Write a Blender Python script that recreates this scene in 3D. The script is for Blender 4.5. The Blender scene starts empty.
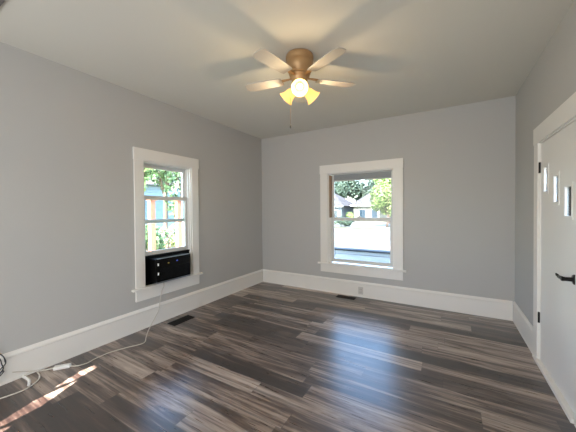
import bpy, bmesh, math, random
from mathutils import Vector, Matrix
from mathutils.geometry import tessellate_polygon
random.seed(7)
scene = bpy.context.scene
COL = scene.collection
R = math.radians

# ------------------------------------------------------------------ camera
F_PX, YAW, PITCH, ROLL = 269.99, 0.5318, -0.0138, 0.0077
XL, YB, XR, EYE, H = -3.0717, 4.2351, 0.7173, 1.3805, 2.74
YR = -1.90
cd = bpy.data.cameras.new('camera')
cam = bpy.data.objects.new('camera', cd); COL.objects.link(cam)
cd.sensor_fit = 'HORIZONTAL'; cd.sensor_width = 36.0
cd.lens = 36.0 * F_PX / 576.0
cd.shift_y = -2.5 / 576.0
cd.clip_start = 0.02; cd.clip_end = 400
rt = Vector((math.cos(YAW), math.sin(YAW), 0)); fw = Vector((-math.sin(YAW), math.cos(YAW), 0)); up = Vector((0, 0, 1))
f2 = math.cos(PITCH) * fw + math.sin(PITCH) * up
u2 = -math.sin(PITCH) * fw + math.cos(PITCH) * up
cr, sr = math.cos(ROLL), math.sin(ROLL)
cx = cr * rt - sr * u2
cy = sr * rt + cr * u2
cz = -f2
m = Matrix((cx, cy, cz)).transposed().to_4x4()
m.translation = (0, 0, EYE)
cam.matrix_world = m
scene.camera = cam

# ------------------------------------------------------------------ light
w = bpy.data.worlds.new('world'); scene.world = w; w.use_nodes = True
nt = w.node_tree; nt.nodes.clear()
sky = nt.nodes.new('ShaderNodeTexSky'); sky.sky_type = 'NISHITA'; sky.sun_disc = False
sky.sun_elevation = R(44); sky.sun_rotation = R(172); sky.ozone_density = 1.6; sky.dust_density = .6
bg = nt.nodes.new('ShaderNodeBackground'); bg.inputs[1].default_value = 2.9
ow = nt.nodes.new('ShaderNodeOutputWorld')
nt.links.new(sky.outputs[0], bg.inputs[0]); nt.links.new(bg.outputs[0], ow.inputs[0])

SUN_DIR = Vector((-0.12, 0.85, -0.67)).normalized()
sd = bpy.data.lights.new('sun', 'SUN'); sd.energy = 46.0; sd.color = (1, .98, .96); sd.angle = R(.15)
so = bpy.data.objects.new('sun', sd); COL.objects.link(so)
so.rotation_euler = SUN_DIR.to_track_quat('-Z', 'Y').to_euler(); so.location = (0, -10, 12)

def area(name, loc, size, power, color, direction):
    d = bpy.data.lights.new(name, 'AREA'); d.shape = 'RECTANGLE'; d.size, d.size_y = size
    d.energy = power; d.color = color
    o = bpy.data.objects.new(name, d); COL.objects.link(o); o.location = loc
    o.rotation_euler = Vector(direction).to_track_quat('-Z', 'Z').to_euler()
    return o
# added fill light in front of the unseen wall behind the camera
area('rear_fill', (-1.2, YR + .06, 1.45), (3.3, 2.3), 84, (.96, .985, 1.0), (0, 1, 0.08))

vs = scene.view_settings
vs.view_transform = 'Standard'; vs.look = 'None'; vs.gamma = 1; vs.use_curve_mapping = False
vs.exposure = 0.40

# ------------------------------------------------------------------ materials
def srgb(r, g, b):
    f = lambda c: (c / 255 / 12.92) if c / 255 <= .04045 else ((c / 255 + .055) / 1.055) ** 2.4
    return (f(r), f(g), f(b), 1)
class NT:
    def __init__(s, name):
        s.m = bpy.data.materials.new(name); s.m.use_nodes = True; s.t = s.m.node_tree
        s.p = s.t.nodes['Principled BSDF']; s.out = s.t.nodes['Material Output']
    def n(s, typ, **kw):
        x = s.t.nodes.new(typ)
        for k, v in kw.items(): setattr(x, k, v)
        return x
    def l(s, a, b): s.t.links.new(a, b)
    def math(s, op, a, b=None, c=None):
        x = s.n('ShaderNodeMath', operation=op)
        for i, v in enumerate((a, b, c)):
            if v is None: continue
            if isinstance(v, (int, float)): x.inputs[i].default_value = v
            else: s.l(v, x.inputs[i])
        return x.outputs[0]
def mat(name, col, rough=.5, metal=0, spec=.5, noise=0, nscale=6, bump=0, bscale=80, emit=None, estr=0, stretch=(1, 1, 1)):
    t = NT(name); p = t.p
    p.inputs['Base Color'].default_value = col
    p.inputs['Roughness'].default_value = rough; p.inputs['Metallic'].default_value = metal
    p.inputs['Specular IOR Level'].default_value = spec
    tc = t.n('ShaderNodeTexCoord'); mp = t.n('ShaderNodeMapping'); mp.inputs['Scale'].default_value = stretch
    t.l(tc.outputs['Object'], mp.inputs[0])
    nz = t.n('ShaderNodeTexNoise'); nz.inputs['Scale'].default_value = nscale; nz.inputs['Detail'].default_value = 4
    t.l(mp.outputs[0], nz.inputs['Vector'])
    mx = t.n('ShaderNodeMix', data_type='RGBA')
    t.l(nz.outputs['Fac'], mx.inputs['Factor'])
    k = 1 - noise; q = 1 + noise
    mx.inputs['A'].default_value = (col[0] * k, col[1] * k, col[2] * k, 1)
    mx.inputs['B'].default_value = (min(1, col[0] * q), min(1, col[1] * q), min(1, col[2] * q), 1)
    t.l(mx.outputs['Result'], p.inputs['Base Color'])
    if bump:
        nb = t.n('ShaderNodeTexNoise'); nb.inputs['Scale'].default_value = bscale; nb.inputs['Detail'].default_value = 3
        t.l(mp.outputs[0], nb.inputs['Vector'])
        b = t.n('ShaderNodeBump'); b.inputs['Strength'].default_value = bump; b.inputs['Distance'].default_value = .004
        t.l(nb.outputs['Fac'], b.inputs['Height']); t.l(b.outputs[0], p.inputs['Normal'])
    if emit:
        p.inputs['Emission Color'].default_value = emit; p.inputs['Emission Strength'].default_value = estr
    return t.m

def floor_material():
    t = NT('grey_brown_vinyl_planks'); W, LEN = .158, 1.22
    geo = t.n('ShaderNodeNewGeometry'); sep = t.n('ShaderNodeSeparateXYZ'); t.l(geo.outputs['Position'], sep.inputs[0])
    x, y = sep.outputs[0], sep.outputs[1]
    ry = t.math('DIVIDE', y, W); row = t.math('FLOOR', ry); fy = t.math('FRACT', ry)
    wn = t.n('ShaderNodeTexWhiteNoise', noise_dimensions='1D'); t.l(row, wn.inputs['W'])
    rx = t.math('ADD', t.math('DIVIDE', x, LEN), t.math('MULTIPLY', wn.outputs['Value'], 7.31))
    colm = t.math('FLOOR', rx); fx = t.math('FRACT', rx)
    idv = t.n('ShaderNodeCombineXYZ'); t.l(row, idv.inputs[0]); t.l(colm, idv.inputs[1])
    w2 = t.n('ShaderNodeTexWhiteNoise', noise_dimensions='3D'); t.l(idv.outputs[0], w2.inputs['Vector'])
    rnd = w2.outputs['Value']
    off = t.math('MULTIPLY', rnd, 40)
    # long streaky grain
    def grain(sx, sy, det, rough=.6, dist=0.):
        v = t.n('ShaderNodeCombineXYZ')
        t.l(t.math('ADD', t.math('MULTIPLY', x, sx), off), v.inputs[0]); t.l(t.math('ADD', t.math('MULTIPLY', y, sy), off), v.inputs[1])
        t.l(off, v.inputs[2])
        n = t.n('ShaderNodeTexNoise'); n.inputs['Scale'].default_value = 1; n.inputs['Detail'].default_value = det
        n.inputs['Roughness'].default_value = rough; n.inputs['Distortion'].default_value = dist
        t.l(v.outputs[0], n.inputs['Vector']); return n.outputs['Fac']
    g1 = grain(1.0, 14, 5, .62, .7); g2 = grain(4, 75, 3, .6); g3 = grain(.7, 5, 2)
    v = t.math('ADD', t.math('MULTIPLY', g1, .86), t.math('ADD', t.math('MULTIPLY', g2, .24), t.math('MULTIPLY', g3, .18)))
    v = t.math('ADD', v, t.math('MULTIPLY', t.math('SUBTRACT', rnd, .5), .32))
    ramp = t.n('ShaderNodeValToRGB'); e = ramp.color_ramp
    e.elements[0].position = .465; e.elements[0].color = srgb(36, 23, 19)
    e.elements[1].position = .89; e.elements[1].color = srgb(196, 180, 166)
    for pos, c in ((.56, srgb(60, 42, 35)), (.65, srgb(94, 76, 66)), (.73, srgb(148, 128, 115))):
        k = e.elements.new(pos); k.color = c
    t.l(v, ramp.inputs[0])
    g4 = grain(.55, 26, 3, .5, .5)
    mk = t.n('ShaderNodeMapRange'); mk.inputs['From Min'].default_value = .56; mk.inputs['From Max'].default_value = .70; mk.inputs['To Max'].default_value = .7
    t.l(g4, mk.inputs['Value'])
    ms = t.n('ShaderNodeMix', data_type='RGBA'); t.l(mk.outputs[0], ms.inputs['Factor']); t.l(ramp.outputs[0], ms.inputs['A']); ms.inputs['B'].default_value = srgb(46, 31, 27)
    # seams
    s1 = t.math('LESS_THAN', fy, .018); s2 = t.math('LESS_THAN', fx, .0022)
    seam = t.math('MAXIMUM', s1, s2)
    mx = t.n('ShaderNodeMix', data_type='RGBA'); t.l(t.math('MULTIPLY', seam, .7), mx.inputs['Factor'])
    t.l(ms.outputs['Result'], mx.inputs['A']); mx.inputs['B'].default_value = srgb(24, 16, 14)
    t.l(mx.outputs['Result'], t.p.inputs['Base Color'])
    ro = t.math('ADD', .22, t.math('MULTIPLY', g2, .16)); t.l(ro, t.p.inputs['Roughness'])
    t.p.inputs['Specular IOR Level'].default_value = 1.0; t.p.inputs['IOR'].default_value = 1.76
    b = t.n('ShaderNodeBump'); b.inputs['Strength'].default_value = .25; b.inputs['Distance'].default_value = .002
    t.l(t.math('SUBTRACT', v, seam), b.inputs['Height']); t.l(b.outputs[0], t.p.inputs['Normal'])
    return t.m

def glass_material(name, tint=(1, 1, 1, 1)):
    t = NT(name); t.t.nodes.remove(t.p)
    tr = t.n('ShaderNodeBsdfTransparent'); tr.inputs[0].default_value = tint
    gl = t.n('ShaderNodeBsdfGlossy'); gl.inputs['Roughness'].default_value = .02
    fr = t.n('ShaderNodeFresnel'); fr.inputs[0].default_value = 1.35
    mx = t.n('ShaderNodeMixShader'); t.l(fr.outputs[0], mx.inputs[0]); t.l(tr.outputs[0], mx.inputs[1]); t.l(gl.outputs[0], mx.inputs[2])
    t.l(mx.outputs[0], t.out.inputs[0]); return t.m

def leaf_material(name, c1, c2):
    t = NT(name); t.p.inputs['Roughness'].default_value = .6
    geo = t.n('ShaderNodeNewGeometry'); r = t.n('ShaderNodeValToRGB')
    r.color_ramp.elements[0].color = c1; r.color_ramp.elements[1].color = c2
    t.l(geo.outputs['Random Per Island'], r.inputs[0]); t.l(r.outputs[0], t.p.inputs['Base Color'])
    return t.m
def siding_material(name, col, step=.14):
    t = NT(name); geo = t.n('ShaderNodeNewGeometry'); sep = t.n('ShaderNodeSeparateXYZ'); t.l(geo.outputs['Position'], sep.inputs[0])
    fz = t.math('FRACT', t.math('DIVIDE', sep.outputs[2], step))
    b = t.n('ShaderNodeBump'); b.inputs['Strength'].default_value = 1; b.inputs['Distance'].default_value = .03
    t.l(t.math('SUBTRACT', 1, fz), b.inputs['Height']); t.l(b.outputs[0], t.p.inputs['Normal'])
    t.p.inputs['Base Color'].default_value = col; t.p.inputs['Roughness'].default_value = .6
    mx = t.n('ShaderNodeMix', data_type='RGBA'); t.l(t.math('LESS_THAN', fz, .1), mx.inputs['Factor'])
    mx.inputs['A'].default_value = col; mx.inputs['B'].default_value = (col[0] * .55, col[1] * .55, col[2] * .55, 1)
    t.l(mx.outputs['Result'], t.p.inputs['Base Color'])
    return t.m

M = dict(
    wall=mat('grey_wall_paint', srgb(190, 189, 187), .75, spec=.25, noise=.015, nscale=2, bump=.15, bscale=160),
    ceil=mat('white_ceiling_paint', srgb(220, 217, 208), .85, spec=.2, noise=.02, nscale=1.2, bump=.2, bscale=120),
    trim=mat('white_trim_paint', srgb(237, 234, 229), .4, spec=.5, noise=.015, nscale=3, bump=.05, bscale=60),
    door=mat('white_door_paint', srgb(236, 235, 233), .38, spec=.5, noise=.012, nscale=3, bump=.05, bscale=60),
    sash=mat('grey_white_sash_paint', srgb(214, 214, 211), .4, noise=.02),
    tan=mat('tan_wooden_jamb', srgb(150, 122, 98), .55, noise=.12, nscale=12, stretch=(1, 1, .1)),
    shade=mat('grey_head_panel', srgb(150, 154, 156), .7, noise=.12, nscale=60),
    glass=glass_material('window_glass', (.6, .61, .6, 1)),
    clear=glass_material('clear_window_glass', (.9, .91, .9, 1)),
    tanframe=mat('tan_wooden_reveal', srgb(244, 206, 150), .6, noise=.06),
    floor=floor_material(),
    brass=mat('antique_brass', srgb(184, 148, 106), .42, metal=.45, noise=.08, nscale=14),
    blade=mat('pale_fan_blade', srgb(186, 182, 176), .6, noise=.03, nscale=9, stretch=(1, 6, 1)),
    glow=mat('amber_frosted_glass', srgb(232, 180, 104), .4, emit=srgb(255, 204, 112), estr=1.0),
    bulb=mat('lit_bulb', (1, 1, 1, 1), .4, emit=srgb(255, 224, 170), estr=3),
    black=mat('black_plastic', srgb(4, 4, 5), .25, spec=.2, noise=.1),
    dblack=mat('matt_black_plastic', srgb(3, 3, 4), .5, spec=.2, noise=.1),
    bmetal=mat('black_metal', srgb(20, 18, 17), .3, metal=.6, noise=.1),
    register=mat('dark_bronze_register', srgb(9, 8, 8), .6, metal=0, noise=.1),
    cord=mat('white_cord', srgb(212, 206, 196), .5, noise=.02),
    bcord=mat('grey_black_cable', srgb(52, 54, 58), .5, noise=.05),
    plate=mat('white_outlet_plate', srgb(238, 236, 232), .35, noise=.01),
    outlet=mat('grey_white_outlet', srgb(205, 203, 200), .35, noise=.01),
    slot=mat('dark_slot', srgb(70, 66, 62), .6),
    led=mat('blue_indicator', srgb(70, 90, 190), .4, emit=srgb(60, 90, 220), estr=.6),
    yled=mat('amber_indicator', srgb(160, 140, 50), .4, emit=srgb(160, 140, 50), estr=.3),
    silver=mat('silver_trim_and_highlight', srgb(150, 152, 158), .3, metal=.6),
    vent=mat('grey_vent_paint', srgb(120, 114, 112), .5, noise=.03),
    grass=mat('lawn_grass', srgb(92, 100, 58), .9, noise=.35, nscale=1.5, bump=.5, bscale=20),
    road=mat('pale_concrete', srgb(132, 130, 127), .9, noise=.2, nscale=.5),
    walk=mat('grey_asphalt', srgb(150, 148, 148), .9, noise=.08, nscale=.7),
    siding=siding_material('blue_grey_siding', srgb(226, 230, 235), .17),
    cap=mat('grey_wall_cap', srgb(60, 64, 70), .6, noise=.05),
    cream=siding_material('cream_siding', srgb(112, 108, 92), .2),
    wsiding=siding_material('white_siding', srgb(116, 122, 126), .2),
    bsiding=siding_material('pale_blue_siding', srgb(104, 124, 134), .2),
    roof=mat('grey_shingles', srgb(84, 80, 80), .85, noise=.12, nscale=3),
    hwin=mat('dark_window_glass', srgb(44, 58, 68), .15, spec=.7),
    htrim=mat('white_house_trim', srgb(160, 160, 158), .6),
    leafd=leaf_material('dark_leaves', srgb(40, 58, 46), srgb(88, 106, 88)),
    leafb=leaf_material('bright_leaves', srgb(70, 96, 44), srgb(146, 162, 96)),
    leafm=leaf_material('mid_leaves', srgb(52, 80, 46), srgb(116, 140, 92)),
    leafr=leaf_material('pink_flowers', srgb(150, 100, 110), srgb(120, 136, 84)),
    bark=mat('bark', srgb(92, 76, 64), .9, noise=.2, nscale=8),
    cedar=mat('orange_cedar_wood', srgb(172, 108, 80), .7, noise=.1, nscale=10, stretch=(1, 1, .2)),
    tanb=mat('tan_boards', srgb(196, 156, 108), .7, noise=.1, nscale=3),
    slope=mat('exterior_wall_paint', srgb(170, 170, 168), .8),
)

# ------------------------------------------------------------------ mesh helpers
class MB:
    def __init__(s, fr=None): s.b = bmesh.new(); s.fr = fr or (lambda u, n, z: Vector((u, n, z)))
    def box(s, u0, u1, n0, n1, z0, z1, bev=0.0):
        b = bmesh.new(); bmesh.ops.create_cube(b, size=1)
        for v in b.verts: v.co = Vector(((u0 + u1) / 2 + v.co.x * (u1 - u0), (n0 + n1) / 2 + v.co.y * (n1 - n0), (z0 + z1) / 2 + v.co.z * (z1 - z0)))
        if bev: bmesh.ops.bevel(b, geom=list(b.edges), offset=bev, segments=2, profile=.6, affect='EDGES')
        return s.merge(b)
    def merge(s, b, mtx=None, raw=False):
        if mtx is not None: b.transform(mtx)
        mp = {}
        for v in b.verts: mp[v] = s.b.verts.new(v.co if raw else s.fr(*v.co))
        for f in b.faces:
            try:
                nf = s.b.faces.new([mp[v] for v in f.verts]); nf.smooth = f.smooth
            except ValueError: pass
        b.free(); return s
    def lathe(s, prof, seg=32, mtx=None, smooth=True, close=True):
        b = bmesh.new(); rings = []
        for r, z in prof:
            rings.append([b.verts.new((r * math.cos(2 * math.pi * i / seg), r * math.sin(2 * math.pi * i / seg), z)) for i in range(seg)])
        for a, c in zip(rings, rings[1:]):
            for i in range(seg):
                f = b.faces.new((a[i], a[(i + 1) % seg], c[(i + 1) % seg], c[i])); f.smooth = smooth
        if close:
            b.faces.new(rings[0][::-1]); b.faces.new(rings[-1])
        return s.merge(b, mtx)
    def tube(s, pts, r, seg=8, sub=6, smooth=True):
        P = [Vector(p) for p in pts]
        if sub > 1 and len(P) > 2:
            Q = []
            for i in range(len(P) - 1):
                p0, p1, p2, p3 = P[max(i - 1, 0)], P[i], P[i + 1], P[min(i + 2, len(P) - 1)]
                for k in range(sub):
                    t = k / sub
                    Q.append(.5 * ((2 * p1) + (p2 - p0) * t + (2 * p0 - 5 * p1 + 4 * p2 - p3) * t * t + (3 * p1 - p0 - 3 * p2 + p3) * t ** 3))
            Q.append(P[-1]); P = Q
        b = bmesh.new(); rings = []; prev = None
        for i, p in enumerate(P):
            d = (P[min(i + 1, len(P) - 1)] - P[max(i - 1, 0)]).normalized()
            a = prev if prev is not None else (Vector((0, 0, 1)) if abs(d.z) < .9 else Vector((1, 0, 0)))
            a = (a - d * a.dot(d)).normalized(); prev = a; c = d.cross(a)
            rr = r[min(i, len(r) - 1)] if isinstance(r, (list, tuple)) else r
            rings.append([b.verts.new(p + rr * (math.cos(2 * math.pi * k / seg) * a + math.sin(2 * math.pi * k / seg) * c)) for k in range(seg)])
        for x, y in zip(rings, rings[1:]):
            for k in range(seg):
                f = b.faces.new((x[k], x[(k + 1) % seg], y[(k + 1) % seg], y[k])); f.smooth = smooth
        b.faces.new(rings[0][::-1]); b.faces.new(rings[-1])
        return s.merge(b)
    def profile(s, prof, u0, u1):                      # prof: (n,z) polygon extruded along u
        b = bmesh.new()
        A = [b.verts.new((u0, n, z)) for n, z in prof]; B = [b.verts.new((u1, n, z)) for n, z in prof]
        b.faces.new(A); b.faces.new(B[::-1])
        for i in range(len(prof)):
            j = (i + 1) % len(prof); b.faces.new((A[i], B[i], B[j], A[j]))
        return s.merge(b)
    def poly(s, pts, t):                               # extruded polygon, t = thickness vector
        b = bmesh.new(); t = Vector(t)
        A = [b.verts.new(p) for p in pts]; B = [b.verts.new(Vector(p) + t) for p in pts]
        b.faces.new(A); b.faces.new(B[::-1])
        for i in range(len(pts)):
            j = (i + 1) % len(pts); b.faces.new((A[i], B[i], B[j], A[j]))
        return s.merge(b)
    def build(s, name, material, parent=None):
        bmesh.ops.recalc_face_normals(s.b, faces=list(s.b.faces))
        me = bpy.data.meshes.new(name); s.b.to_mesh(me); s.b.free()
        me.materials.append(material)
        o = bpy.data.objects.new(name, me); COL.objects.link(o)
        if parent is not None:
            o.parent = parent; bpy.context.view_layer.update() if False else None
            o.matrix_parent_inverse = Matrix.Translation(-absloc(parent))
        return o
def absloc(o):
    v = Vector(o.location)
    if o.parent is not None and o.type == 'EMPTY': v += absloc(o.parent)
    return v
def empty(name, loc, label=None, cat=None, group=None, kind=None):
    o = bpy.data.objects.new(name, None); COL.objects.link(o); o.location = loc; o.empty_display_size = .1
    return tag(o, label, cat, group, kind)
def tag(o, label=None, cat=None, group=None, kind=None):
    if label: o['label'] = label
    if cat: o['category'] = cat
    if group: o['group'] = group
    if kind: o['kind'] = kind
    return o
def part_label(o, s): o['label'] = s; return o

FL = lambda u, n, z: Vector((XL + n, u, z))     # left wall frame: u = Y, n into the room
FB = lambda u, n, z: Vector((u, YB - n, z))     # back wall frame: u = X
FR = lambda u, n, z: Vector((XR - n, u, z))     # right wall frame: u = Y
T = .16

# ------------------------------------------------------------------ room shell
LW = (1.867, 2.570, .475, 1.975)                # left window opening (u0,u1,z0,z1)
BW = (-1.722, -.673, .475, 1.985)               # back window opening
DR = (2.385, 3.190, 0.0, 1.957)                 # door opening
def wall(name, fr, u0, u1, op, label):
    b = MB(fr); a0, a1, z0, z1 = op
    b.box(u0, a0, -T, 0, -.1, H + .1); b.box(a1, u1, -T, 0, -.1, H + .1)
    b.box(a0, a1, -T, 0, z1, H + .1)
    if z0 > 0: b.box(a0, a1, -T, 0, -.1, z0)
    return tag(b.build(name, M['wall']), label, 'wall', kind='structure')
wall('wall_left', FL, YR, YB + T, LW, 'grey painted wall holding the window with the air conditioner')
wall('wall_back', FB, XL, XR, BW, 'grey painted wall holding the wide window')
wall('wall_right', FR, YR, YB + T, DR, 'grey painted wall holding the white door')
tag(MB().box(XL, XR, YR, YB, -.12, 0).build('floor', M['floor']), 'grey brown wood plank floor', 'floor', kind='structure')
tag(MB().box(XL - .3, XR + .3, YR - .3, YB + .3, H, H + .14).build('ceiling', M['ceil']), 'off white painted ceiling', 'ceiling', kind='structure')

# unseen wall behind the camera; gaps added, shaped to throw sun slivers onto the floor
SL = [[(-2.650, .870), (-2.735, 1.105), (-2.725, 1.180), (-2.664, 1.180), (-2.625, 1.0)],
      [(-2.50, .46), (-2.601, .738), (-2.602, 1.015), (-2.478, .734), (-2.470, .56)],
      [(-2.435, .45), (-2.448, .521), (-2.420, .582), (-2.39, .50)]]
def back_project(p):
    t = (p[1] - YR) / SUN_DIR.y
    return Vector((p[0] - SUN_DIR.x * t, YR, -SUN_DIR.z * t))
outer = [Vector((XL, YR, 0)), Vector((XR, YR, 0)), Vector((XR, YR, H)), Vector((XL, YR, H))]
loops = [outer] + [[back_project(p) for p in s] for s in SL]
tris = tessellate_polygon(loops); flat = [p for l in loops for p in l]
wb = bmesh.new(); vv = [wb.verts.new(p) for p in flat]
for tr in tris:
    try: wb.faces.new([vv[i] for i in tr])
    except ValueError: pass
r_ = bmesh.ops.extrude_face_region(wb, geom=list(wb.faces))
ext = [g for g in r_['geom'] if isinstance(g, bmesh.types.BMVert)]
bmesh.ops.translate(wb, verts=ext, vec=-SUN_DIR * (.1 / SUN_DIR.y))
rw = MB(); rw.merge(wb); tag(rw.build('wall_rear', M['wall']), 'grey painted wall behind the camera', 'wall', kind='structure')

BP = [(0, 0), (.022, 0), (.022, .012), (.017, .018), (.017, .196), (.022, .203), (.022, .216), (.012, .232), (.008, .240), (0, .240)]
def baseboard(name, fr, u0, u1, label):
    return tag(MB(fr).profile(BP, u0, u1).build(name, M['trim']), label, 'baseboard', kind='structure')
baseboard('baseboard_left', FL, YR, YB, 'tall white baseboard under the air conditioner window')
baseboard('baseboard_back', FB, XL + .022, XR - .022, 'tall white baseboard along the back wall')
baseboard('baseboard_right', FR, 3.322, YB, 'short white baseboard between the corner and the door')

# ------------------------------------------------------------------ windows
def ring(b, u0, u1, z0, z1, n0, n1, st, top, bot, bev=.003):
    b.box(u0, u0 + st, n0, n1, z0, z1, bev); b.box(u1 - st, u1, n0, n1, z0, z1, bev)
    b.box(u0 + st, u1 - st, n0, n1, z1 - top, z1, bev); b.box(u0 + st, u1 - st, n0, n1, z0, z0 + bot, bev)
def casing_set(fr, op, root, cw, top, hz):
    u0, u1, z0, z1 = op
    b = MB(fr); b.box(u0 - cw, u0 + .006, 0, .02, z0 + .01, z1, .003); b.box(u1 - .006, u1 + cw, 0, .02, z0 + .01, z1, .003)
    b.box(u0 - cw - .006, u1 + cw + .006, 0, .026, z1 - .006, top, .003)
    b.build('window_casing', M['trim'], root)
    b = MB(fr); b.box(u0 - cw - .045, u1 + cw + .045, -.0, .048, z0 - .012, z0 + .014, .006); b.box(u0, u1, -.07, .0, z0 - .012, z0 + .014, .002)
    b.build('window_stool', M['trim'], root)
    MB(fr).box(u0 - cw, u1 + cw, 0, .02, .335, z0 - .012, .003).build('window_apron', M['trim'], root)
    b = MB(fr); b.box(u0 - .002, u0 + .018, -T - .02, -.0005, z0, z1, .001); b.box(u1 - .018, u1 + .002, -T - .02, -.0005, z0, z1, .001)
    b.box(u0 + .018, u1 - .018, -T - .02, -.0005, z1 - .02, z1 + .002, .001)
    b.box(u0 + .018, u1 - .018, -T - .03, -.07, z0 - .01, z0 + .012, .001)
    b.build('window_jamb', M['trim'], root)
def sash(fr, name, u0, u1, z0, z1, n, root, st=.04, top=.04, bot=.045, g='glass'):
    b = MB(fr); ring(b, u0, u1, z0, z1, n - .016, n + .016, st, top, bot)
    s_ = b.build(name, M['sash'], root)
    MB(fr).box(u0 + st, u1 - st, n - .002, n + .002, z0 + bot, z1 - top).build('window_pane', M[g], s_)
    return s_

w1 = empty('window_1', FL((LW[0] + LW[1]) / 2, 0, LW[2]), 'white framed window in the left wall', 'window', kind='structure')
casing_set(FL, LW, w1, .105, 2.108, 0)
sash(FL, 'upper_sash', LW[0] + .018, LW[1] - .018, 1.225, 1.955, -.12, w1, .042, .045, .045, 'clear')
sash(FL, 'lower_sash', LW[0] + .018, LW[1] - .018, .835, 1.565, -.075, w1, .046, .05, .05, 'clear')
b = MB(FL); b.box(LW[0] + .018, LW[0] + .030, -.055, -.030, .49, 1.955, .002); b.box(LW[1] - .030, LW[1] - .018, -.055, -.030, .49, 1.955, .002)
b.build('sash_stop', M['trim'], w1)

w2 = empty('window_2', FB((BW[0] + BW[1]) / 2, 0, BW[2]), 'wide white framed window in the back wall', 'window', kind='structure')
casing_set(FB, BW, w2, .125, 2.118, 0)
us = sash(FB, 'upper_sash', BW[0] + .045, BW[1] - .02, 1.195, 1.97, -.11, w2, .035, .12, .05)
MB(FB).box(BW[0] + .081, BW[1] - .056, -.096, -.090, 1.862, 1.955, .001).build('head_panel', M['shade'], us)
sash(FB, 'lower_sash', BW[0] + .045, BW[1] - .02, .50, 1.245, -.068, w2, .045, .05, .06)
b = MB(FB); b.box(BW[0] + .018, BW[0] + .045, -.13, -.032, 1.245, 1.95, .002)
part_label(b.build('sash_track', M['tan'], w2), 'bare tan wooden sash track on the left side')
b = MB(FB); b.box(BW[0] + .018, BW[0] + .045, -.13, -.032, .49, 1.245, .002); b.box(BW[1] - .026, BW[1] - .018, -.13, -.032, .49, 1.965, .001)
b.build('sash_stop', M['trim'], w2)
b = MB(FB); b.box(-1.23, -1.17, -.070, -.045, 1.245, 1.258, .003); b.box(-1.215, -1.185, -.066, -.050, 1.258, 1.270, .003)
b.build('sash_lock', M['sash'], w2)

# ------------------------------------------------------------------ door
d1 = empty('door_1', FR((DR[0] + DR[1]) / 2, 0, 0), 'white slab door with three stepped slit windows', 'door', kind='structure')
b = MB(FR); b.box(DR[1] + .012, 3.322, 0, .022, 0, DR[3], .003); b.box(DR[0] - .175, DR[0] - .012, 0, .022, 0, DR[3], .003)
b.box(DR[0] - .18, 3.328, 0, .026, DR[3], 2.103, .003)
b.build('door_casing', M['trim'], d1)
b = MB(FR); b.box(DR[1] - .001, DR[1] + .012, -T, .008, 0, DR[3]); b.box(DR[0] - .012, DR[0] + .001, -T, .008, 0, DR[3]); b.box(DR[0], DR[1], -T, .008, DR[3] - .010, DR[3] + .002)
b.build('door_jamb', M['trim'], d1)
MB(FR).box(DR[0], DR[1] + .1, -T, .035, 0, .030, .006).build('door_threshold', M['trim'], d1)
LITES = [(2.985, 3.125, 1.495, 1.745), (2.735, 2.880, 1.400, 1.650), (2.487, 2.650, 1.300, 1.550)]
slab = MB(FR); y0, y1, zb, zt = DR[0] + .003, DR[1] - .004, .034, DR[3] - .013
cut = sorted(LITES)
prev = y0
ls = [(a + .025, c - .025, e + .025, f - .025) for a, c, e, f in cut]
for a, c, e, f in ls:
    slab.box(prev, a, -.042, 0, zb, zt); slab.box(a, c, -.042, 0, zb, e); slab.box(a, c, -.042, 0, f, zt); prev = c
slab.box(prev, y1, -.042, 0, zb, zt)
sl = slab.b; bmesh.ops.remove_doubles(sl, verts=list(sl.verts), dist=1e-5)
ds = slab.build('door_slab', M['door'], d1)
for a, c, e, f in LITES:
    b = MB(FR); ring(b, a, c, e, f, -.014, .004, .022, .022, .022, .002); fr_ = b.build('slit_window', M['door'], d1)
    b = MB(FR); ring(b, a, c, e, f, -.050, -.0142, .0275, .0275, .0275, .001); b.build('wooden_reveal', M['tanframe'], fr_)
    MB(FR).box(a + .022, c - .022, -.008, -.005, e + .022, f - .022).build('window_pane', M['clear'], fr_)
for z in (1.735, .405):
    b = MB(FR); b.lathe([(.006, -.048), (.008, -.045), (.008, .045), (.006, .048)], 12, Matrix.Translation((DR[1] + .002, .010, z)))
    b.box(DR[1] - .002, DR[1] + .022, .008, .012, z - .045, z + .045, .001)
    part_label(b.build('door_hinge', M['bmetal'], d1), 'black hinge')
hz, hy = .912, 2.445
b = MB(FR); b.lathe([(.033, 0), (.033, .006), (.028, .011), (.014, .013), (.013, .045), (.015, .062), (.012, .068)], 28, Matrix.Translation((hy, 0, hz)) @ Matrix.Rotation(-math.pi / 2, 4, 'X'))
hd = b.build('door_handle', M['bmetal'], d1); part_label(hd, 'black lever handle')
MB(FR).tube([(hy - .008, .056, hz), (hy + .03, .058, hz + .001), (hy + .060, .058, hz - .002), (hy + .080, .060, hz + .002), (hy + .098, .066, hz + .013)], [.0125] * 8 + [.011] * 8 + [.009] * 6 + [.006] * 6, 12).build('lever', M['bmetal'], hd)

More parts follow.
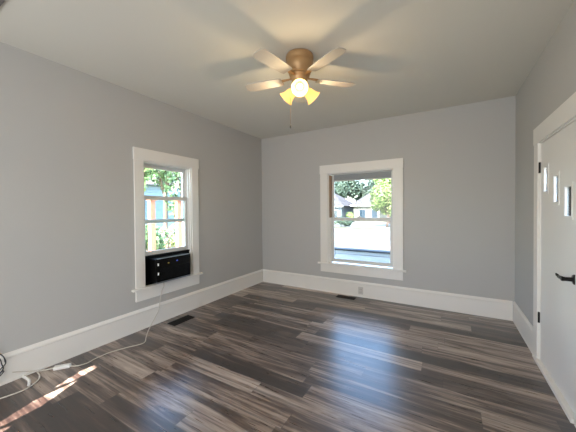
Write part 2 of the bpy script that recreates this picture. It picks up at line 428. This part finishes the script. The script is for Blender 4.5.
# ------------------------------------------------------------------ air conditioner
AU0, AU1, AZ0, AZ1, AN = 1.945, 2.435, .530, .808, .125
ac = empty('window_air_conditioner', FL(2.2, 0, .49), 'black window air conditioner unit sitting in the left window', 'air conditioner')
MB(FL).box(AU0 + .006, AU1 - .006, -.30, AN - .03, AZ0 - .012, AZ1 - .006, .006).build('housing', M['dblack'], ac)
b = MB(FL)
for k in range(9):
    u = AU1 + .004 + k * .014
    if u < 2.54: b.box(u, u + .008, -.058, -.030, AZ0 - .03, .834, .002)
    u = AU0 - .012 - k * .008
    if u > 1.89: b.box(u, u + .005, -.058, -.030, AZ0 - .03, .834, .001)
b.box(1.888, 2.55, -.050, -.040, AZ0 - .034, .834); b.box(1.888, 2.55, -.062, -.026, .822, .836, .002); b.box(1.888, 2.55, -.06, -.02, .4895, .512, .002)
b.build('side_panel', M['dblack'], ac)
fp = MB(FL).box(AU0, AU1, AN - .03, AN, AZ0, AZ1, .010).build('front_panel', M['black'], ac)
b = MB(FL)
for k in range(11):
    z = AZ0 + .022 + k * .013
    b.box(AU0 + .05, AU1 - .02, AN - .001, AN + .004, z, z + .006, .001)
b.build('grille', M['dblack'], ac)
MB(FL).box(AU0 + .045, AU1 - .012, AN - .001, AN + .003, AZ0 + .185, AZ0 + .262, .003).build('control_panel', M['black'], ac)
MB(FL).box(AU0 + .01, AU1 - .01, AN - .02, AN + .001, AZ1 - .004, AZ1 + .002, .001).build('top_highlight', M['silver'], ac)  # silver strip paints the highlight line along the unit's top edge
MB(FL).box(AU0 + .01, AU1 - .01, AN - .03, AN + .008, AZ0 - .012, AZ0 - .002, .002).build('bottom_trim', M['silver'], ac)
for z in (AZ0 + .195, AZ0 + .085):
    part_label(MB(FL).box(AU0 + .014, AU0 + .030, AN - .001, AN + .004, z, z + .032, .002).build('badge', M['plate'], ac), 'small white badge')
part_label(MB(FL).box(2.215, 2.235, AN + .002, AN + .005, AZ0 + .215, AZ0 + .228, .001).build('indicator_light', M['led'], ac), 'small blue indicator light')
part_label(MB(FL).box(2.095, 2.112, AN + .002, AN + .005, AZ0 + .205, AZ0 + .217, .001).build('indicator_light', M['yled'], ac), 'small amber indicator light')

# ------------------------------------------------------------------ cords
r0 = .0045
cord = [(XL + .105, 2.05, .515), (XL + .105, 2.052, .46), (XL + .065, 2.052, .40), (XL + .036, 2.045, .28), (XL + .034, 2.03, .17), (-3.025, 1.98, .11), (-2.985, 1.90, .055), (-2.915, 1.81, .018), (-2.815, 1.724, .006), (-2.735, 1.665, .006), (-2.722, 1.610, .006),
        (-2.775, 1.505, .006), (-2.828, 1.36, .006), (-2.826, 1.24, .006), (-2.810, 1.165, .006), (-2.829, 1.10, .008), (-2.868, 1.060, .014)]
pc = MB().tube(cord, r0, 8, 6).build('power_cord', M['cord'])
tag(pc, 'thin white cord hanging from the air conditioner and running along the floor', 'cord')
ad = MB().box(-.060, .060, -.022, .022, 0, .028, .007).build('plug_adapter', M['plate'])
ad.location = (-2.918, 1.020, .0); ad.rotation_euler = (0, 0, R(52))
tag(ad, 'small white plug adapter on the floor joining the cord to the baseboard cable', 'adapter')
c2 = [(-2.962, .975, .014), (-2.99, .94, .008), (-3.025, .905, .006), (-3.028, .885, .006), (-2.985, .880, .006), (-2.938, .872, .006), (-2.873, .842, .006), (-2.825, .780, .006), (-2.812, .72, .006), (-2.826, .65, .006), (-2.85, .57, .006), (-2.87, .45, .006)]
xc = MB().tube(c2, .0055, 8, 6).build('extension_cord', M['cord'])
tag(xc, 'white cord curling in a loop on the floor by the left baseboard', 'cord')
c3 = [(-3.035, .90, .010), (XL + .031, .861, .022), (XL + .031, .78, .058), (XL + .031, .735, .078)]
tag(MB().tube(c3, .0035, 8, 6).build('thin_cable', M['cord']), 'thin pale cable lying along the face of the left baseboard', 'cable')
part_label(MB().tube([(-3.028, .895, .016), (-3.035, .84, .014), (-3.034, .80, .012), (-2.985, .801, .014), (-2.930, .802, .014), (-2.885, .792, .012), (-2.852, .780, .010)], [.004] * 10 + [.010] * 30, 8, 5).build('cord_tie', M['plate'], xc), 'short thick white tie')
loops_ = []
for k, (rr, dx) in enumerate(((.105, .03), (.088, .036), (.115, .042))):
    for i in range(14):
        a = i / 14 * 2 * math.pi
        loops_.append((XL + dx + .010 * math.sin(a * 2 + k), .590 + rr * math.cos(a) - k * .006, .180 + rr * 1.1 * math.sin(a)))
loops_.append((XL + .04, .60, .09)); loops_.append((XL + .07, .50, .01))
tag(MB().tube(loops_, .0038, 8, 4).build('black_cable_coil', M['bcord']), 'dark coiled cable leaning on the left baseboard at the photo edge', 'cable')

# ------------------------------------------------------------------ floor registers, outlet, ceiling vent
def register(x0, x1, y0, y1, n, along, label):
    root = empty('floor_register', ((x0 + x1) / 2, (y0 + y1) / 2, 0), label, 'floor vent', 'floor registers')
    b = MB(); e = .014
    b.box(x0, x1, y0, y0 + e, 0, .005, .001); b.box(x0, x1, y1 - e, y1, 0, .005, .001); b.box(x0, x0 + e, y0, y1, 0, .005, .001); b.box(x1 - e, x1, y0, y1, 0, .005, .001)
    b.box(x0 + e, x1 - e, y0 + e, y1 - e, 0, .001)
    b.build('register_frame', M['register'], root)
    b = MB()
    for i in range(n):
        t = (i + .5) / n
        if along == 'y': c = y0 + e + t * (y1 - y0 - 2 * e); b.box(x0 + e, x1 - e, c - .003, c + .003, .001, .004)
        else: c = x0 + e + t * (x1 - x0 - 2 * e); b.box(c - .003, c + .003, y0 + e, y1 - e, .001, .004)
    if along == 'y': b.box((x0 + x1) / 2 - .004, (x0 + x1) / 2 + .004, y0 + e, y1 - e, .001, .0045)
    else: b.box(x0 + e, x1 - e, (y0 + y1) / 2 - .004, (y0 + y1) / 2 + .004, .001, .0045)
    b.build('louvre', M['register'], root)
register(-2.945, -2.805, 2.075, 2.380, 20, 'y', 'dark floor vent near the left baseboard below the air conditioner')
register(-1.510, -1.215, 4.030, 4.150, 20, 'x', 'dark floor vent by the back baseboard under the wide window')
ou = empty('wall_outlet', FB(-1.166, .017, .10), 'small white outlet set in the back baseboard under the wide window', 'outlet')
MB(FB).box(-1.204, -1.128, .017, .023, .045, .160, .003).build('outlet_plate', M['outlet'], ou)
for z in (.078, .124):
    s_ = MB(FB).box(-1.186, -1.146, .0225, .026, z - .015, z + .015, .003).build('socket', M['outlet'], ou)
    b = MB(FB); b.box(-1.177, -1.174, .0255, .0268, z - .006, z + .008); b.box(-1.158, -1.155, .0255, .0268, z - .006, z + .008); b.build('socket_slot', M['slot'], s_)
cv = empty('ceiling_vent', (-2.62, .46, H), 'grey slatted vent in the ceiling at the top left photo corner', 'ceiling vent')
b = MB(); b.box(-2.86, -2.20, .28, .592, H - .012, H, .004); b.build('vent_frame', M['vent'], cv)
b = MB()
for k in range(11): b.box(-2.84, -2.22, .296 + k * .026, .304 + k * .026, H - .018, H - .012, .002)
b.build('vent_slat', M['vent'], cv)

# ------------------------------------------------------------------ ceiling fan
FC = Vector((-1.122, 2.128, H))
fan = empty('ceiling_fan', FC, 'brass ceiling fan with pale blades and three lit amber glass shades', 'ceiling fan')
tm = Matrix.Translation(FC)
MB().lathe([(.10, 0), (.118, -.004), (.122, -.02), (.122, -.045), (.116, -.060), (.119, -.066), (.119, -.10), (.110, -.128), (.098, -.150), (.094, -.156), (.096, -.162), (.090, -.172)], 48, tm).build('motor_housing', M['brass'], fan)
MB().lathe([(.088, -.172), (.088, -.186), (.074, -.192), (.070, -.215), (.062, -.232), (.048, -.246), (.046, -.268), (.036, -.276), (.012, -.282)], 40, tm).build('switch_housing', M['brass'], fan)
for k in range(5):
    a = math.atan2(-FC.y, -FC.x) + R(36 + 72 * k); mt = tm @ Matrix.Rotation(a, 4, 'Z')
    bl = bmesh.new(); N = 10; tp, bt = [], []
    out = [(.165, -.045), (.20, -.052), (.34, -.058), (.46, -.062), (.505, -.058), (.525, -.040), (.532, 0), (.525, .040), (.505, .058), (.46, .062), (.34, .058), (.20, .052), (.165, .045)]
    A = [bl.verts.new((x, y, -.198 + y * .14)) for x, y in out]; B = [bl.verts.new((x, y, -.204 + y * .14)) for x, y in out]
    bl.faces.new(A); bl.faces.new(B[::-1])
    for i in range(len(out)):
        j = (i + 1) % len(out); bl.faces.new((A[i], B[i], B[j], A[j]))
    q = MB(); q.merge(bl, mt); bo = q.build('blade', M['blade'], fan)
    q = MB(); bb = bmesh.new(); bmesh.ops.create_cube(bb, size=1)
    for v in bb.verts: v.co = Vector((.145 + v.co.x * .16, v.co.y * (.05 if v.co.x > 0 else .022), -.196 + v.co.z * .006 + (.004 if v.co.x < 0 else 0)))
    bmesh.ops.bevel(bb, geom=list(bb.edges), offset=.002, segments=1, affect='EDGES')
    q.merge(bb, mt); q.build('blade_iron', M['brass'], bo)
to_cam = math.atan2(0 - FC.y, 0 - FC.x)
for k in range(3):
    a = to_cam + k * 2 * math.pi / 3
    d = Vector((math.cos(a) * math.sin(R(54)), math.sin(a) * math.sin(R(54)), -math.cos(R(54))))
    st_ = FC + Vector((math.cos(a) * .028, math.sin(a) * .028, -.262))
    rot = d.to_track_quat('Z', 'Y').to_matrix().to_4x4()
    mt = Matrix.Translation(st_) @ rot
    arm = MB().lathe([(.012, -.01), (.014, .02), (.024, .026), (.026, .045), (.022, .05)], 20, mt).build('lamp_arm', M['brass'], fan)
    MB().lathe([(.024, .046), (.036, .055), (.044, .075), (.050, .105), (.060, .132), (.072, .148), (.069, .149), (.057, .131), (.047, .105), (.041, .076), (.033, .056), (.020, .049)], 32, mt, close=False).build('lamp_shade', M['glow'], arm)
    MB().lathe([(.010, .048), (.012, .060), (.018, .074), (.026, .092), (.023, .106), (.012, .114), (.002, .116)], 20, mt).build('light_bulb', M['bulb'], arm)
    ld = bpy.data.lights.new('fan_lamp', 'POINT'); ld.energy = 3.8; ld.color = (1, .74, .42); ld.shadow_soft_size = .03
    lo = bpy.data.objects.new('fan_lamp', ld); COL.objects.link(lo); lo.location = mt @ Vector((0, 0, .175))
pcx = FC + Vector((-.085, -.02, -.27))
b = MB(); b.tube([pcx + Vector((.035, .01, .0)), pcx + Vector((.012, .004, -.02)), pcx + Vector((0, 0, -.06)), pcx + Vector((0, 0, -.33))], .0016, 6, 3)
pch = b.build('pull_chain', M['brass'], fan)
MB().lathe([(.002, 0), (.006, -.008), (.006, -.022), (.002, -.03)], 10, Matrix.Translation(pcx + Vector((0, 0, -.33)))).build('chain_knob', M['slot'], pch)

# ------------------------------------------------------------------ outdoors
G = -.70
def structure(o, label, cat): return tag(o, label, cat, kind='structure')
structure(MB().box(-120, 60, YB + .5, 160, G - .2, G).build('lawn', M['grass']), 'grass ground outside', 'ground')
structure(MB().box(-120, XL - .4, -40, YB + .5, G - .2, G).build('side_lawn', M['grass']), 'grass ground beside the house', 'ground')
structure(MB().box(XR + .4, 40, -40, YB + .5, G - .2, G).build('entry_ground', M['road']), 'concrete ground outside the door', 'ground')
structure(MB().box(-80, 40, 12.5, 28, G, G + .02).build('street', M['road']), 'pale sunlit street', 'street')
structure(MB().box(-80, 40, 30.5, 32, G, G + .03).build('sidewalk', M['road']), 'pale sidewalk across the street', 'sidewalk')
structure(MB().box(-14, -6, 32, 44, G, G + .025).build('driveway', M['road']), 'pale driveway across the street', 'driveway')
pw = empty('porch_wall', (-2.5, 6.1, G), 'low blue grey siding wall with dark cap outside the wide window', 'low wall')
MB().box(-4.6, 1.4, 6.05, 6.20, G, .43).build('wall_face', M['siding'], pw)
MB().box(-4.65, 1.45, 6.00, 6.25, .43, .462, .01).build('wall_cap', M['cap'], pw)

def house(x0, x1, y0, y1, zt, zr, rx0, rx1, wallm, label, wins, group=None):
    root = empty('house', ((x0 + x1) / 2, (y0 + y1) / 2, G), label, 'house')
    MB().box(x0, x1, y0, y1, G, zt).build('house_wall', wallm, root)
    o = .5; ym = (y0 + y1) / 2
    b = bmesh.new()
    P = [b.verts.new(p) for p in ((x0 - o, y0 - o, zt), (x1 + o, y0 - o, zt), (x1 + o, y1 + o, zt), (x0 - o, y1 + o, zt), (rx0, ym, zr), (rx1, ym, zr))]
    for f in ((0, 1, 5, 4), (1, 2, 5), (2, 3, 4, 5), (3, 0, 4), (3, 2, 1, 0)): b.faces.new([P[i] for i in f])
    q = MB(); q.merge(b); q.build('roof', M['roof'], root)
    MB().box(x0 - o, x1 + o, y0 - o - .05, y0 - o + .05, zt - .18, zt + .04).build('fascia', M['htrim'], root)
    for (a, c, e, f) in wins:
        wq = MB(); wq.box(a - .1, c + .1, y0 - .06, y0, e - .1, f + .1); wo = wq.build('house_window', M['htrim'], root)
        MB().box(a, c, y0 - .08, y0 - .05, e, f).build('pane', M['hwin'], wo)
    return root
house(-13.6, -5.2, 45, 54, 2.05, 5.1, -10.6, -8.4, M['cream'], 'cream house with grey hip roof across the street behind the bright tree', [(-12.6, -11.6, .0, 1.3), (-10.6, -9.6, .0, 1.3), (-8.2, -7.2, .0, 1.3)])
house(-26, -15.4, 44, 53, 1.95, 4.6, -22.0, -18.5, M['wsiding'], 'white house with grey roof at the left edge of the wide window view', [(-16.9, -16.1, .0, 1.2), (-19.4, -18.5, .0, 1.2)])

def leaves(center, rad, n, size, seed):
    rnd = random.Random(seed); b = bmesh.new()
    C_ = Vector(center)
    blobs = []
    for _ in range(9):
        v = Vector((rnd.gauss(0, 1), rnd.gauss(0, 1), rnd.gauss(0, 1))).normalized() * .55
        blobs.append((v, rnd.uniform(.35, .55)))
    for i in range(n):
        bv, br = rnd.choice(blobs)
        d = Vector((rnd.gauss(0, 1), rnd.gauss(0, 1), rnd.gauss(0, 1))).normalized()
        p = bv + d * br * rnd.uniform(.75, 1.05)
        p = C_ + Vector((p.x * rad[0], p.y * rad[1], p.z * rad[2]))
        u = Vector((rnd.gauss(0, 1), rnd.gauss(0, 1), rnd.gauss(0, 1))).normalized()
        w_ = (d + u * .8).normalized(); t1 = w_.orthogonal().normalized(); t2 = w_.cross(t1)
        a_ = rnd.uniform(0, 6.28); t1, t2 = t1 * math.cos(a_) + t2 * math.sin(a_), t2 * math.cos(a_) - t1 * math.sin(a_)
        s_ = size * rnd.uniform(.6, 1.2)
        vs_ = [b.verts.new(p + t1 * s_), b.verts.new(p + t2 * s_ * .45 + w_ * s_ * .1), b.verts.new(p - t1 * s_), b.verts.new(p - t2 * s_ * .45 + w_ * s_ * .1)]
        b.faces.new(vs_)
    return b
def tree(kind, x, y, zc, rad, n, size, m_, label, group, seed):
    root = empty(kind, (x, y, G), label, 'tree' if 'tree' in kind else 'bush', group)
    q = MB(); q.merge(leaves((x, y, zc), rad, n, size, seed)); q.build('foliage', m_, root)
    b = MB()
    tr = .12 if 'tree' in kind else .04
    b.tube([(x, y, G), (x + .1, y, (G + zc) / 2), (x, y, zc)], [tr * 1.3, tr, tr, tr * .7], 8, 2)
    for k in range(4):
        a = k * 1.7; b.tube([(x, y, (G + zc) / 2 + .1 * k), (x + math.cos(a) * rad[0] * .5, y + math.sin(a) * rad[1] * .5, zc + rad[2] * .2)], [tr * .5, tr * .3], 6, 1)
    b.build('trunk', M['bark'], root)
g1 = 'trees behind the houses across the street'
tree('leafy_tree', -20.5, 60, 6.0, (4.6, 4, 4.2), 2600, .45, M['leafd'], 'dark tree rising behind the white house roof', g1, 1)
tree('leafy_tree', -16.3, 68, 5.6, (4.4, 4, 4.6), 3000, .45, M['leafd'], 'tall dark tree above the gap between the two houses', g1, 2)
tree('leafy_tree', -11.9, 60, 5.2, (5.2, 4, 4.9), 3000, .45, M['leafd'], 'dark tree rising behind the cream house roof', g1, 3)
tree('leafy_tree', -5.4, 69, 6.6, (4.6, 4, 5.0), 2600, .45, M['leafd'], 'dark tree behind the bright tree at the right edge of the wide window', g1, 4)
tree('street_tree', -5.75, 31.5, 2.35, (1.9, 1.7, 2.6), 3600, .20, M['leafb'], 'bright yellow green tree in front of the cream house', None, 5)
tree('street_tree', -7.0, 40, 6.0, (2.7, 2.4, 2.2), 2200, .28, M['leafb'], 'bright green tree crown high behind the yellow green tree', None, 6)
tree('garden_bush', -10.5, 31.0, -.05, (1.3, .9, .65), 1000, .14, M['leafd'], 'dark low bush across the street at the left of the lower pane', None, 7)
tree('garden_bush', -5.2, 34.6, -.05, (.9, .9, .6), 800, .14, M['leafd'], 'dark low bush under the bright tree', None, 8)
tree('garden_bush', -13.6, 43.5, .1, (.8, .7, 1.1), 800, .16, M['leafb'], 'bright bush at the left corner of the cream house', None, 9)

# left window view: cedar posts, trees, pale blue house
for i, (ratio, lab) in enumerate(((.643, 'orange cedar post at the left of the left window view'), (.765, 'orange cedar post at the right of the left window view'))):
    X = -5.6; Y = -X * ratio
    r_ = empty('cedar_post', (X, Y, G), lab, 'post', 'cedar posts outside the left window')
    MB().box(X - .055, X + .055, Y - .055, Y + .055, G, 1.60, .006).build('post', M['cedar'], r_)
    MB().box(X - .075, X + .075, Y - .075, Y + .075, 1.60, 1.64, .01).build('post_cap', M['cedar'], r_)
gp = 'trees beside the house outside the left window'
for i, (X, rt_, zc, rad, n, sz, mm, lab) in enumerate((
    (-11.0, .59, 3.9, (1.6, 1.3, 1.8), 3000, .15, 'leafb', 'bright leafy tree at the upper left of the left window view'),
    (-13.6, .70, 4.6, (1.7, 1.9, 2.0), 3000, .16, 'leafm', 'green leafy tree at the upper middle of the left window view'),
    (-10.0, .80, 3.0, (1.1, .75, 2.2), 2400, .14, 'leafm', 'narrow green tree at the right of the left window view'))):
    tree('yard_tree', X, -X * rt_, zc, rad, n, sz, M[mm], lab, gp, 20 + i)
for i, (X, rt_, zc, rad, n, sz, mm, lab) in enumerate((
    (-7.6, .62, .25, (.7, .8, .8), 1400, .075, 'leafm', 'green bush behind the left cedar post'),
    (-9.0, .70, .0, (.8, .5, .8), 1400, .075, 'leafr', 'bush with pink blossom between the cedar posts'),
    (-7.6, .79, .35, (.7, .7, .9), 1400, .075, 'leafb', 'bright bush behind the right cedar post'))):
    tree('flowering_bush' if mm == 'leafr' else 'garden_bush', X, -X * rt_, zc, rad, n, sz, M[mm], lab, None, 30 + i)
hh = empty('neighbour_house', (-15, 10, G), 'pale blue house seen behind the trees through the left window', 'house')
MB().box(-23, -17, 7.5, 18.5, G, 3.1).build('house_wall', M['bsiding'], hh)
b = bmesh.new(); P = [b.verts.new(p) for p in ((-23.5, 7, 3.1), (-16.5, 7, 3.1), (-16.5, 19, 3.1), (-23.5, 19, 3.1), (-20, 7, 4.9), (-20, 19, 4.9))]
for f in ((0, 1, 4), (1, 2, 5, 4), (2, 3, 5), (3, 0, 4, 5), (3, 2, 1, 0)): b.faces.new([P[i] for i in f])
q = MB(); q.merge(b); q.build('roof', M['roof'], hh)

# outside the door: cedar fence seen through the slit windows
fe = empty('board_screen', (XR + 4.2, 7, G), 'tan board screen glimpsed through the slit windows of the door', 'screen')
b = MB()
for k in range(95): b.box(XR + 4.2, XR + 4.225, .5 + k * .15, .5 + k * .15 + .14, G, 1.5)
b.build('screen_board', M['tanb'], fe)
